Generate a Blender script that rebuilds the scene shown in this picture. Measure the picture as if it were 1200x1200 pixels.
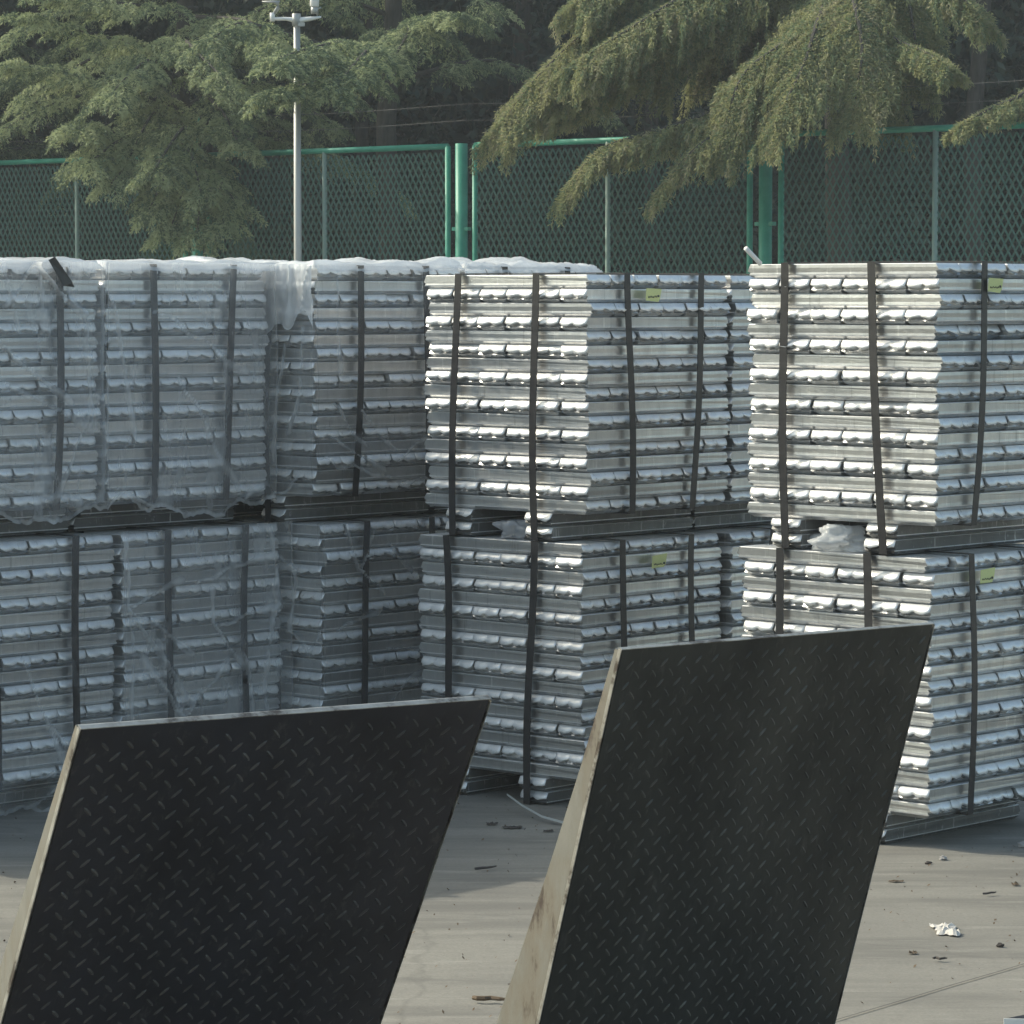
import bpy, bmesh, math, random
import numpy as np
from mathutils import Vector, Matrix, noise
R = math.radians
random.seed(7); rng = np.random.default_rng(7)
scene = bpy.context.scene
for o in list(bpy.data.objects): bpy.data.objects.remove(o)
C = scene.collection
# ------------------------------------------------------------------ camera, sky, sun, exposure
F = 4000.0; EYE = 1.617; PITCH = math.atan(253 / F)
cd = bpy.data.cameras.new('camera'); cam = bpy.data.objects.new('camera', cd); C.objects.link(cam)
cd.sensor_width = 36; cd.lens = 36 * F / 1200; cd.clip_start = .05; cd.clip_end = 2000
cam.location = (0, 0, EYE); cam.rotation_euler = (R(90) - PITCH, 0, 0)
scene.camera = cam
SUN_EL = R(38.6); SX, SY = -.92, .38                      # horizontal direction towards the sun
sun_dir = Vector((SX * math.cos(SUN_EL), SY * math.cos(SUN_EL), math.sin(SUN_EL))).normalized()
w = bpy.data.worlds.new('World'); scene.world = w; w.use_nodes = True
nt = w.node_tree; nt.nodes.clear()
sky = nt.nodes.new('ShaderNodeTexSky'); sky.sky_type = 'NISHITA'; sky.sun_disc = False
sky.sun_elevation = SUN_EL; sky.sun_rotation = math.atan2(SX, SY)
sky.air_density = 1.0; sky.dust_density = 3.0; sky.ozone_density = 1.0
bg = nt.nodes.new('ShaderNodeBackground'); bg.inputs[1].default_value = .15
wo = nt.nodes.new('ShaderNodeOutputWorld')
tint = nt.nodes.new('ShaderNodeMix'); tint.data_type = 'RGBA'; tint.blend_type = 'MULTIPLY'; tint.inputs[0].default_value = 1
tint.inputs[7].default_value = (1.0, 1.04, .90, 1)               # milky, slightly warm overcast-blue sky
nt.links.new(sky.outputs[0], tint.inputs[6]); nt.links.new(tint.outputs[2], bg.inputs[0]); nt.links.new(bg.outputs[0], wo.inputs[0])
sd = bpy.data.lights.new('sun', 'SUN'); sd.energy = 2.1; sd.angle = R(.5); sd.color = (1, .94, .78)
so = bpy.data.objects.new('sun', sd); C.objects.link(so)
so.rotation_euler = (-sun_dir).to_track_quat('-Z', 'Y').to_euler(); so.location = (-5, 0, 20)
vs = scene.view_settings; vs.view_transform = 'Standard'; vs.look = 'None'; vs.gamma = 1; vs.exposure = 0.68
vs.use_curve_mapping = False
scene.render.resolution_x = scene.render.resolution_y = 1024
scene.cycles.transparent_max_bounces = 24
# ------------------------------------------------------------------ helpers
def at(px, py, Y):
    """world point seen at photo pixel (px,py) at depth Y"""
    cp, sp = math.cos(PITCH), math.sin(PITCH)
    a = (px - 600) / F; b = (py - 600) / F
    dy = cp - b * sp; dz = -sp - b * cp
    t = Y / dy
    return Vector((a * t, Y, EYE + dz * t))
def on_ground(px, py, z=0.0):
    cp, sp = math.cos(PITCH), math.sin(PITCH)
    a = (px - 600) / F; b = (py - 600) / F
    dy = cp - b * sp; dz = -sp - b * cp
    t = (z - EYE) / dz
    return Vector((a * t, dy * t, z))
def link(o, parent=None):
    C.objects.link(o)
    if parent is not None: o.parent = parent
    return o
def tag(o, label=None, cat=None, group=None, kind=None):
    if label: o['label'] = label
    if cat: o['category'] = cat
    if group: o['group'] = group
    if kind: o['kind'] = kind
    return o
def empty(name, loc=(0, 0, 0), rz=0):
    o = bpy.data.objects.new(name, None); o.location = loc; o.rotation_euler = (0, 0, rz); o.empty_display_size = .1
    return link(o)
def mesh(name, V, Fc, m, parent=None, smooth=False):
    me = bpy.data.meshes.new(name); me.from_pydata([tuple(v) for v in V], [], Fc); me.update()
    if m: me.materials.append(m)
    if smooth:
        me.polygons.foreach_set('use_smooth', [True] * len(me.polygons))
    o = bpy.data.objects.new(name, me)
    return link(o, parent)
def quads(name, Q, m, parent=None, mats=None, midx=None):
    """Q: (n,4,3) array"""
    n = len(Q); me = bpy.data.meshes.new(name)
    me.vertices.add(n * 4); me.vertices.foreach_set('co', Q.reshape(-1).astype(np.float32))
    me.loops.add(n * 4); me.loops.foreach_set('vertex_index', np.arange(n * 4, dtype=np.int32))
    me.polygons.add(n); me.polygons.foreach_set('loop_start', np.arange(0, n * 4, 4, dtype=np.int32))
    for mm in (mats or [m]): me.materials.append(mm)
    if midx is not None: me.polygons.foreach_set('material_index', midx.astype(np.int32))
    me.update(calc_edges=True); me.validate()
    return link(bpy.data.objects.new(name, me), parent)
class MB:
    def __init__(s): s.V = []; s.F = []
    def add(s, V, Fc):
        b = len(s.V); s.V += [Vector(v) for v in V]; s.F += [tuple(b + i for i in f) for f in Fc]; return s
    def box(s, c, d, M=None, bev=0):
        x, y, z = [k / 2 for k in d]; c = Vector(c)
        V = [Vector((i * x, j * y, k * z)) for i in (-1, 1) for j in (-1, 1) for k in (-1, 1)]
        V = [(M @ v if M else v) + c for v in V]
        return s.add(V, [(0, 1, 3, 2), (4, 6, 7, 5), (0, 4, 5, 1), (2, 3, 7, 6), (0, 2, 6, 4), (1, 5, 7, 3)])
    def tube(s, pts, rad, n=10, cap=True):
        pts = [Vector(p) for p in pts]; rings = []; ref = None
        if not hasattr(rad, '__len__'): rad = [rad] * len(pts)
        for i, p in enumerate(pts):
            t = (pts[min(i + 1, len(pts) - 1)] - pts[max(i - 1, 0)]).normalized()
            if ref is None: ref = Vector((0, 0, 1)) if abs(t.z) < .9 else Vector((1, 0, 0))
            u = t.cross(ref).normalized(); v = u.cross(t).normalized()
            rings.append([p + (u * math.cos(2 * math.pi * k / n) + v * math.sin(2 * math.pi * k / n)) * rad[i] for k in range(n)])
        V = [q for r in rings for q in r]; Fc = []
        for i in range(len(pts) - 1):
            for k in range(n):
                a = i * n + k; b = i * n + (k + 1) % n
                Fc.append((a, b, b + n, a + n))
        if cap: Fc += [tuple(range(n))[::-1], tuple((len(pts) - 1) * n + k for k in range(n))]
        return s.add(V, Fc)
    def build(s, name, m, parent=None, smooth=False): return mesh(name, s.V, s.F, m, parent, smooth)
# ------------------------------------------------------------------ materials
def mat(name, col=(.5, .5, .5), rough=.5, metal=0.0, spec=None):
    m = bpy.data.materials.new(name); m.use_nodes = True
    b = m.node_tree.nodes['Principled BSDF']
    b.inputs['Base Color'].default_value = (*col, 1); b.inputs['Roughness'].default_value = rough
    b.inputs['Metallic'].default_value = metal
    if spec is not None: b.inputs['Specular IOR Level'].default_value = spec
    return m, m.node_tree, b
def N(t, typ, **kw):
    n = t.nodes.new(typ)
    for k, v in kw.items():
        if k.startswith('i_'):
            key = k[2:]; n.inputs[int(key) if key.isdigit() else key.replace('_', ' ')].default_value = v
        else: setattr(n, k, v)
    return n
def coords(t, scale=(1, 1, 1), kind='Object', rot=(0, 0, 0)):
    c = N(t, 'ShaderNodeTexCoord'); mp = N(t, 'ShaderNodeMapping'); mp.inputs['Scale'].default_value = scale
    mp.inputs['Rotation'].default_value = rot
    t.links.new(c.outputs[kind], mp.inputs[0]); return mp.outputs[0]
def nz(t, vec, scale, detail=4, rough=.6):
    n = N(t, 'ShaderNodeTexNoise'); n.inputs['Scale'].default_value = scale
    n.inputs['Detail'].default_value = detail; n.inputs['Roughness'].default_value = rough
    t.links.new(vec, n.inputs['Vector']); return n.outputs[0]
def ramp(t, val, stops):
    r = N(t, 'ShaderNodeValToRGB'); e = r.color_ramp.elements
    while len(e) < len(stops): e.new(.5)
    for k, (p, c) in enumerate(stops):
        e[k].position = p; e[k].color = (*c, 1) if hasattr(c, '__len__') else (c, c, c, 1)
    t.links.new(val, r.inputs[0]); return r.outputs[0]
def mixc(t, fac, a, b, mode='MIX'):
    n = N(t, 'ShaderNodeMix', data_type='RGBA', blend_type=mode)
    if isinstance(fac, float): n.inputs[0].default_value = fac
    else: t.links.new(fac, n.inputs[0])
    for sock, v in ((n.inputs[6], a), (n.inputs[7], b)):
        if isinstance(v, tuple): sock.default_value = (*v, 1)
        else: t.links.new(v, sock)
    return n.outputs[2]
def bump(t, b, h, s=.3, d=.01):
    n = N(t, 'ShaderNodeBump'); n.inputs['Strength'].default_value = s; n.inputs['Distance'].default_value = d
    t.links.new(h, n.inputs['Height']); t.links.new(n.outputs[0], b.inputs['Normal'])
def aluminium(name, c0, c1, metal=.8, dirt=(.36, .36, .37), r0=.58, r1=.34):
    m, t, b = mat(name, c0, .4, metal)
    oi = N(t, 'ShaderNodeObjectInfo')
    v = coords(t, (1, 1, 1))
    add = N(t, 'ShaderNodeVectorMath', operation='ADD'); t.links.new(v, add.inputs[0])
    sc = N(t, 'ShaderNodeVectorMath', operation='SCALE'); sc.inputs[0].default_value = (37, 11, 5)
    t.links.new(oi.outputs['Random'], sc.inputs['Scale']); t.links.new(sc.outputs[0], add.inputs[1])
    st = N(t, 'ShaderNodeMapping'); st.inputs['Scale'].default_value = (9, 9, 2.5); t.links.new(add.outputs[0], st.inputs[0])
    n1 = nz(t, st.outputs[0], 1.6, 5, .65)
    n2 = nz(t, add.outputs[0], 38, 4, .7)
    base = mixc(t, oi.outputs['Random'], c0, c1)
    c = mixc(t, ramp(t, n1, [(.3, .62), (.62, 1.0)]), dirt, base)
    c = mixc(t, ramp(t, n2, [(.62, 0.0), (.75, .45)]), c, (.75, .75, .74))
    sv = N(t, 'ShaderNodeMapping'); sv.inputs['Scale'].default_value = (26, 26, 2); t.links.new(add.outputs[0], sv.inputs[0])
    n3 = nz(t, sv.outputs[0], 2.2, 4, .7); c = mixc(t, ramp(t, n3, [(.60, 0.0), (.70, .5)]), c, (.85, .85, .83)); c = mixc(t, ramp(t, n3, [(.30, .4), (.40, 0.0)]), c, (.17, .17, .17))
    t.links.new(c, b.inputs['Base Color'])
    t.links.new(ramp(t, n1, [(.25, r0), (.7, r1)]), b.inputs['Roughness'])
    bump(t, b, n2, .35, .003)
    return m
M_AL = aluminium('bright_cast_aluminium', (.90, .90, .90), (.80, .81, .82), .4, (.62, .62, .62), .5, .3)
M_SIDE = aluminium('dull_mould_aluminium', (.68, .68, .67), (.46, .465, .47), .93, (.30, .30, .305), .46, .30)
M_FOOT = aluminium('shade_toned_foot_aluminium', (.22, .22, .215), (.14, .14, .14), .5, (.09, .09, .09), .65, .5)  # feet darkened: their shade and the dark ground's reflection are in the colour
M_STRAP, t, b = mat('strap_plastic', (.045, .042, .046), .38)
n = nz(t, coords(t), 30); t.links.new(ramp(t, n, [(.3, (.016, .015, .018)), (.7, (.036, .034, .035))]), b.inputs['Base Color'])
M_LABEL, t, b = mat('label_paper', (.62, .66, .30), .7)
M_INK, _, _ = mat('marker_ink', (.06, .07, .06), .6)
def film_material(name, base, hi, tint=(.86, .9, .95)):
    m = bpy.data.materials.new(name); m.use_nodes = True; t = m.node_tree; t.nodes.clear()
    out = N(t, 'ShaderNodeOutputMaterial')
    b = N(t, 'ShaderNodeBsdfPrincipled'); b.inputs['Base Color'].default_value = (*tint, 1); b.inputs['Roughness'].default_value = .14
    b.inputs['Specular IOR Level'].default_value = .6
    tl = N(t, 'ShaderNodeBsdfTranslucent'); tl.inputs[0].default_value = (.85, .88, .92, 1)
    mx = N(t, 'ShaderNodeMixShader'); mx.inputs[0].default_value = .5
    t.links.new(b.outputs[0], mx.inputs[1]); t.links.new(tl.outputs[0], mx.inputs[2])
    tr = N(t, 'ShaderNodeBsdfTransparent')
    fin = N(t, 'ShaderNodeMixShader')
    v = coords(t, (1, 1, .35)); n1 = nz(t, v, 7, 6, .7); n2 = nz(t, coords(t, (3, 3, 1.2), rot=(.5, .9, .3)), 14, 5, .6)
    at_ = N(t, 'ShaderNodeAttribute'); at_.attribute_name = 'fold'
    r1 = ramp(t, n1, [(.50, 0.0), (.74, 1.0)])
    ma = N(t, 'ShaderNodeMath', operation='MULTIPLY_ADD'); t.links.new(r1, ma.inputs[0]); ma.inputs[1].default_value = hi - base; ma.inputs[2].default_value = base
    mb = N(t, 'ShaderNodeMath', operation='MULTIPLY_ADD'); t.links.new(at_.outputs['Fac'], mb.inputs[0]); mb.inputs[1].default_value = .55
    t.links.new(ma.outputs[0], mb.inputs[2]); mb.use_clamp = True
    t.links.new(mb.outputs[0], fin.inputs[0]); t.links.new(tr.outputs[0], fin.inputs[1]); t.links.new(mx.outputs[0], fin.inputs[2])
    t.links.new(fin.outputs[0], out.inputs[0])
    bn = N(t, 'ShaderNodeBump'); bn.inputs['Strength'].default_value = .5; bn.inputs['Distance'].default_value = .01
    t.links.new(n2, bn.inputs['Height']); t.links.new(bn.outputs[0], b.inputs['Normal'])
    return m
M_FILM = film_material('clear_wrap_film', .19, .52, (.93, .95, .97))
M_FILM_THIN = film_material('thin_wrap_film', .07, .30, (.93, .95, .97))
M_FILM_TOP = film_material('crumpled_wrap_film', .75, .95, (.9, .92, .93))
# concrete
M_CONC, t, b = mat('worn_concrete', (.33, .34, .285), .85)
v1 = coords(t, (1, 1, 1)); v2 = coords(t, (.35, 2.6, 1), rot=(0, 0, R(4)))
n1 = nz(t, v1, .9, 6, .6); n2 = nz(t, v2, 2.2, 6, .65); n3 = nz(t, v1, 26, 6, .75)
c = mixc(t, ramp(t, n1, [(.3, 0.0), (.7, 1.0)]), (.19, .18, .16), (.285, .27, .235))
c = mixc(t, ramp(t, n2, [(.45, 0.0), (.62, .7)]), c, (.135, .128, .115))
c = mixc(t, ramp(t, n3, [(.48, 0.0), (.75, .6)]), c, (.17, .16, .14))
n4 = nz(t, coords(t, (.5, 4, 1), rot=(0, 0, R(-6))), 3.5, 7, .7); c = mixc(t, ramp(t, n4, [(.56, 0.0), (.66, .45)]), c, (.36, .345, .305))
n5 = nz(t, v1, 110, 3, .7); c = mixc(t, ramp(t, n5, [(.35, .35), (.6, 0.0)]), c, (.12, .115, .10))
vo = N(t, 'ShaderNodeTexVoronoi', feature='DISTANCE_TO_EDGE'); vo.inputs['Scale'].default_value = .33
dv = N(t, 'ShaderNodeVectorMath', operation='MULTIPLY_ADD'); dv.inputs[1].default_value = (.5, .5, .5)
nn = N(t, 'ShaderNodeTexNoise'); nn.inputs['Scale'].default_value = 1.7; nn.inputs['Detail'].default_value = 6
t.links.new(v1, nn.inputs['Vector']); t.links.new(nn.outputs[1], dv.inputs[0]); t.links.new(v1, dv.inputs[2]); t.links.new(dv.outputs[0], vo.inputs['Vector'])
c = mixc(t, ramp(t, vo.outputs[0], [(.0, .30), (.002, 0.0)]), c, (.10, .095, .085))
t.links.new(c, b.inputs['Base Color']); bump(t, b, n3, .4, .004)
M_JOINT, _, _ = mat('joint_filler', (.07, .066, .06), .9)
# ramp steel
def steel(name, col, rough):
    m, t, b = mat(name, col, rough, .55)
    v = coords(t, (1, 1, .5)); n1 = nz(t, v, 4, 6, .65); n2 = nz(t, coords(t), 45, 4, .7)
    c = mixc(t, ramp(t, n1, [(.35, 0.0), (.75, 1.0)]), tuple(k * .55 for k in col), tuple(k * 1.6 for k in col))
    n3 = nz(t, coords(t, (9, 9, 1.4), rot=(.2, .35, .1)), 5, 6, .75); c = mixc(t, ramp(t, n3, [(.56, 0.0), (.70, .45)]), c, (.13, .125, .115))
    n4 = nz(t, coords(t, (5, 5, 1)), 3.3, 6, .7); c = mixc(t, ramp(t, n4, [(.66, 0.0), (.72, .6)]), c, (.012, .010, .009))
    t.links.new(c, b.inputs['Base Color']); t.links.new(ramp(t, n1, [(.3, rough + .12), (.7, rough - .08)]), b.inputs['Roughness'])
    bump(t, b, n2, .15, .002); return m
M_TREAD = steel('black_painted_tread_steel', (.030, .030, .038), .38)
M_TREAD2 = steel('dusty_tread_steel', (.046, .047, .043), .42)
M_LUG = steel('worn_lug_steel', (.055, .057, .060), .36)
M_LUG2 = steel('dusty_lug_steel', (.075, .076, .070), .40)
M_RUST, t, b = mat('weathered_side_steel', (.4, .36, .3), .6, .25)
n1 = nz(t, coords(t, (3, 3, 1)), 3.0, 6, .7)
t.links.new(ramp(t, n1, [(.34, (.07, .05, .04)), (.42, (.20, .18, .145)), (.55, (.22, .215, .19)), (.8, (.28, .275, .25))]), b.inputs['Base Color'])
bump(t, b, n1, .3, .01)
M_EDGE, t, b = mat('bare_steel_edge', (.5, .5, .48), .4, .6)
n1 = nz(t, coords(t), 14, 5, .7); t.links.new(ramp(t, n1, [(.40, (.10, .085, .07)), (.50, (.34, .33, .30)), (.7, (.5, .5, .47))]), b.inputs['Base Color'])
# fence
M_GREEN, t, b = mat('green_painted_steel', (.02, .21, .135), .45)
n1 = nz(t, coords(t), 5); t.links.new(ramp(t, n1, [(.3, (.02, .25, .17)), (.75, (.07, .38, .28))]), b.inputs['Base Color'])
M_PALE, _, _ = mat('sunlit_tone_green_steel', (.22, .32, .28), .5)  # middle uprights: sunlight on them is put into this paler green
M_MESH, _, _ = mat('green_coated_mesh', (.05, .135, .105), .55)
M_WIRE, _, _ = mat('galvanised_wire', (.35, .36, .36), .45, .8)
M_OLDWIRE, _, _ = mat('dull_old_wire', (.12, .12, .12), .7, .2)
M_POLE, _, _ = mat('grey_galvanised_pole', (.42, .43, .42), .5, .5)
M_WHITE, _, _ = mat('white_painted_metal', (.78, .78, .76), .45)
# plants
def leafmat(name, c0, c1, trans=.25, scale=1.5):
    m, t, b = mat(name, c0, .6)
    n1 = nz(t, coords(t), scale, 5, .7)
    c = ramp(t, n1, [(.3, c0), (.7, c1)]); t.links.new(c, b.inputs['Base Color'])
    tl = N(t, 'ShaderNodeBsdfTranslucent'); t.links.new(c, tl.inputs[0])
    mx = N(t, 'ShaderNodeMixShader'); mx.inputs[0].default_value = trans
    out = t.nodes['Material Output']
    t.links.new(b.outputs[0], mx.inputs[1]); t.links.new(tl.outputs[0], mx.inputs[2]); t.links.new(mx.outputs[0], out.inputs[0])
    b.inputs['Specular IOR Level'].default_value = .25
    return m
M_FIR = leafmat('pale_fir_needles', (.28, .34, .18), (.50, .54, .32), .42)
M_FIR2 = leafmat('dark_fir_needles', (.09, .14, .09), (.18, .23, .13), .35)
M_CED = leafmat('olive_cedar_needles', (.24, .26, .12), (.42, .42, .22), .42)
M_CED2 = leafmat('green_cedar_needles', (.14, .20, .11), (.26, .31, .17), .4)
M_CED3 = leafmat('browned_cedar_needles', (.28, .27, .16), (.42, .40, .25), .4)
M_WOOD = leafmat('dark_wood_leaves', (.025, .045, .038), (.055, .085, .065), .2, 1.0)
M_WOOD2 = leafmat('dim_wood_leaves', (.045, .06, .045), (.09, .11, .075), .2, 1.0)
M_SHRUB = leafmat('fresh_green_leaves', (.07, .12, .04), (.13, .2, .07))
M_BARK, t, b = mat('grey_brown_bark', (.09, .07, .055), .9)
n1 = nz(t, coords(t, (6, 6, 1)), 4, 6, .7); t.links.new(ramp(t, n1, [(.3, (.03, .028, .024)), (.7, (.085, .078, .068))]), b.inputs['Base Color']); bump(t, b, n1, .6, .02)
# ------------------------------------------------------------------ ground
g = 260
gr = mesh('ground', [(-g, -g, 0), (g, -g, 0), (g, g, 0), (-g, g, 0)], [(0, 1, 2, 3)], M_CONC); tag(gr, kind='structure')
def joint(a, c, wd=.004):
    a = Vector(a); c = Vector(c); d = (c - a).normalized(); s = Vector((-d.y, d.x, 0)) * wd / 2
    n_ = 40; V = []
    for i in range(n_ + 1):
        p = a.lerp(c, i / n_) + Vector((-d.y, d.x, 0)) * random.uniform(-.004, .004)
        V += [p + s * random.uniform(.6, 1.3) + Vector((0, 0, .004)), p - s * random.uniform(.6, 1.3) + Vector((0, 0, .004))]
    o = mesh('slab_joint', V, [(2 * i, 2 * i + 1, 2 * i + 3, 2 * i + 2) for i in range(n_)], M_JOINT); tag(o, kind='structure')
jd = (on_ground(1110, 1158) - on_ground(985, 1196)).normalized()
p0 = on_ground(985, 1196)
joint(p0 - jd * 3.2, p0 + jd * 6)
# ------------------------------------------------------------------ ingots
W = .72; H = .045; NL = 17
def ingot_mesh(seed):
    rs = random.Random(seed); L = W / 2; hw = (W - .022) / 12 - .0012
    V = []; Fc = []
    prof = [0, .08, .17, .27, .36, .44, .5, .56, .65, .75, .84, .92, 1.0]; n_ = 12
    lobe = [.52, .46, .42, .41, .43, .49, .56, .49, .43, .41, .42, .46, .52]        # two scallops per end
    rec = [.006, .0025, .001, 0, .001, .004, .007, .004, .001, 0, .001, .0025, .006]
    idx = {}; mi = []
    for e, sx in ((0, 1), (1, -1)):
        sl = rs.uniform(.013, .019); dl = rs.uniform(-.04, .04)
        for i in range(n_ + 1):
            f = prof[i] * 2 - 1; j = lambda a: rs.uniform(-a, a)
            z_ = lobe[i] + dl + j(.06); cz = (abs(f) > .95) * .002
            top = (sx * (L - sl + j(.0004)), f * hw * .97, H - .0012)
            mid = (sx * (L - sl * .42 - rec[i] * .6), f * hw * .985, H * (.80 * .55 + .45 * z_) + .002)
            rid = (sx * (L - rec[i] + j(.0016)), f * (hw - cz), H * z_)
            und = (sx * (L - .013 - rec[i] * .5), f * hw * .97, H * (z_ - .10))
            lip = (sx * (L - .010 + j(.0006)), f * hw * .985, H * .25 + j(.001))
            bot = (sx * (L - .026), f * hw * .80, .0006)
            for r, p in enumerate((top, mid, rid, und, lip, bot)): idx[e, i, r] = len(V); V.append(p)
        for i in range(n_):
            for r in range(5):
                q = (idx[e, i, r], idx[e, i + 1, r], idx[e, i + 1, r + 1], idx[e, i, r + 1])
                Fc.append(q if sx < 0 else q[::-1]); mi.append(0 if r < 2 else 1)
    for i in (0, n_):                       # long sides: straight, chamfered in at the foot
        q = [idx[0, i, r] for r in range(5)] + [idx[1, i, r] for r in (4, 3, 2, 1, 0)]
        q = q if i == 0 else q[::-1]; Fc.append(tuple(q)); mi.append(1)
        q = (idx[0, i, 4], idx[0, i, 5], idx[1, i, 5], idx[1, i, 4]); Fc.append(q if i == 0 else q[::-1]); mi.append(1)
    Fc.append(tuple([idx[0, i, 0] for i in range(n_ + 1)] + [idx[1, i, 0] for i in range(n_, -1, -1)])); mi.append(0)
    Fc.append(tuple([idx[1, i, 5] for i in range(n_ + 1)] + [idx[0, i, 5] for i in range(n_, -1, -1)])); mi.append(1)
    me = bpy.data.meshes.new('ingot'); me.from_pydata(V, [], Fc); me.update(); me.materials.append(M_AL); me.materials.append(M_SIDE)
    me.polygons.foreach_set('material_index', mi); me.polygons.foreach_set('use_smooth', [k % 5 < 2 and k < 120 for k in range(len(Fc))])
    bm = bmesh.new(); bm.from_mesh(me); bmesh.ops.recalc_face_normals(bm, faces=bm.faces)
    bev = [ed for ed in bm.edges if len(ed.link_faces) == 2 and abs(ed.verts[0].co.x - ed.verts[1].co.x) > L]
    bmesh.ops.bevel(bm, geom=bev, offset=.0018, segments=1, affect='EDGES')
    bm.to_mesh(me); bm.free(); return me
INGOTS = [ingot_mesh(k) for k in range(7)]
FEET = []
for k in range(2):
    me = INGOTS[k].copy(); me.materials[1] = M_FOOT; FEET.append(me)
def ribbon(pts, wd, across, th=.0022):
    """closed strap loop through pts, width along 'across'"""
    n_ = len(pts); V = []; Fc = []
    for i in range(n_):
        p = Vector(pts[i]); tn = (Vector(pts[(i + 1) % n_]) - Vector(pts[i - 1])).normalized()
        a = Vector(across); o = tn.cross(a).normalized()
        V += [p - a * wd / 2, p + a * wd / 2, p + a * wd / 2 + o * th, p - a * wd / 2 + o * th]
    for i in range(n_):
        b0 = i * 4; b1 = ((i + 1) % n_) * 4
        for k in range(4): Fc.append((b0 + k, b0 + (k + 1) % 4, b1 + (k + 1) % 4, b1 + k))
    return V, Fc
def strap_loop(axis, c, z0, z1, rs, lean=0):
    """loop around the bundle; axis 'X' runs along X (crosses the left face), 'Y' runs along Y (crosses the right face)"""
    off = .005; pts = []; a0, a1 = -off, W + off
    nseg = 14; k1, k2 = rs.uniform(.5, 2), rs.uniform(0, 6); amp = rs.uniform(.004, .009); bow = rs.uniform(.002, .012)
    def wob(f): return amp * math.sin(k1 * 3 * f + k2) + lean * (f - .5)
    for i in range(nseg + 1):
        f = i / nseg; z = z0 + (z1 - z0) * (1 - f)
        pts.append((a0 - bow * math.sin(math.pi * f) * (.4 + f), c + wob(f), z))
    for i in range(1, 5): pts.append((a0 + (a1 - a0) * i / 5, c + wob(1), z0 - .001))
    for i in range(nseg + 1):
        f = i / nseg; z = z0 + (z1 - z0) * f
        pts.append((a1 + bow * math.sin(math.pi * f), c + wob(1 - f), z))
    for i in range(1, 5): pts.append((a1 + (a0 - a1) * i / 5, c + wob(0), z1 + .001))
    if axis == 'Y': pts = [(p[1], p[0], p[2]) for p in pts][::-1]; across = (1, 0, 0)
    else: across = (0, 1, 0)
    return ribbon(pts, .028, across)
ANG = R(47.7); ER = Vector((math.cos(ANG), math.sin(ANG), 0)); EL = Vector((-math.sin(ANG), math.cos(ANG), 0))
TIER = (NL + 2) * H
def sticker(parent, x, z, wd=.078, ht=.04, tilt=-.05, dog=True, m=None):
    V = []
    for (u, v_) in ((0, 0), (wd * .78, -.002), (wd * .9, ht * .25), (wd, ht * 1.02), (wd * .05, ht)):
        V.append((x + u, -.0165, z + v_ + u * tilt))
    V += [(a, b_ + .0012, c_) for a, b_, c_ in V]
    o = mesh('sticker', V, [(0, 1, 2, 3, 4), (9, 8, 7, 6, 5), (0, 5, 6, 1), (1, 6, 7, 2), (2, 7, 8, 3), (3, 8, 9, 4), (4, 9, 5, 0)], m or M_LABEL, parent)
    mk = MB(); rs = random.Random(x)
    for k in range(7):
        mk.box((x + .012 + k * .0065, -.0175, z + .011 + rs.uniform(-.001, .002)), (.0035, .0008, rs.uniform(.003, .006)))
    mk.box((x + wd * .78, -.0175, z + .014), (.009, .0008, .007)); mk.build('handwriting', M_INK, o)
def bundle(corner, z, label, seed, hs=1.0, rot=0.0, lean=(0, 0), skip=()):
    rs = random.Random(seed)
    t = empty('ingot_bundle', (corner.x, corner.y, z), ANG + rot)
    t.rotation_euler = (lean[0], lean[1], ANG + rot); t.scale = (1, 1, hs)
    tag(t, label, 'ingot bundle', 'strapped bundles of cast aluminium ingots stacked two high')
    def put(x, y, zz, ang, pool=INGOTS):
        o = bpy.data.objects.new('ingot', rs.choice(pool))
        o.location = (x, y, zz); o.rotation_euler = (0, 0, ang + rs.choice((0, math.pi)) + rs.gauss(0, .0022)); link(o, t)
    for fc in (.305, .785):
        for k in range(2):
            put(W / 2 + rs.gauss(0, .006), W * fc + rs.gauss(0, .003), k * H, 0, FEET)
    for k in range(NL):
        zz = (k + 2) * H; sh = rs.gauss(0, .003)
        for i in range(6):
            p = .011 + (i + .5) * (W - .022) / 6; j = rs.gauss(0, .0042) + sh
            if rs.random() < .06: j -= rs.choice((-.012, .012))
            if k % 2 == 0: put(p, W / 2 + j + (.008 if k % 4 == 0 else 0), zz, math.pi / 2)
            else: put(W / 2 + j, p, zz, 0)
    top = (NL + 2) * H + .003
    for c_ in (.305, .785):
        V, Fc = strap_loop('X', W * c_, .0015, top, rs, rs.uniform(-.045, .045)); mesh('strap', V, Fc, M_STRAP, t)
    for c_ in (.27, .735):
        V, Fc = strap_loop('Y', W * c_, 2 * H - .003, top + .003, rs, rs.uniform(-.045, .045)); mesh('strap', V, Fc, M_STRAP, t)
    return t
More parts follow.
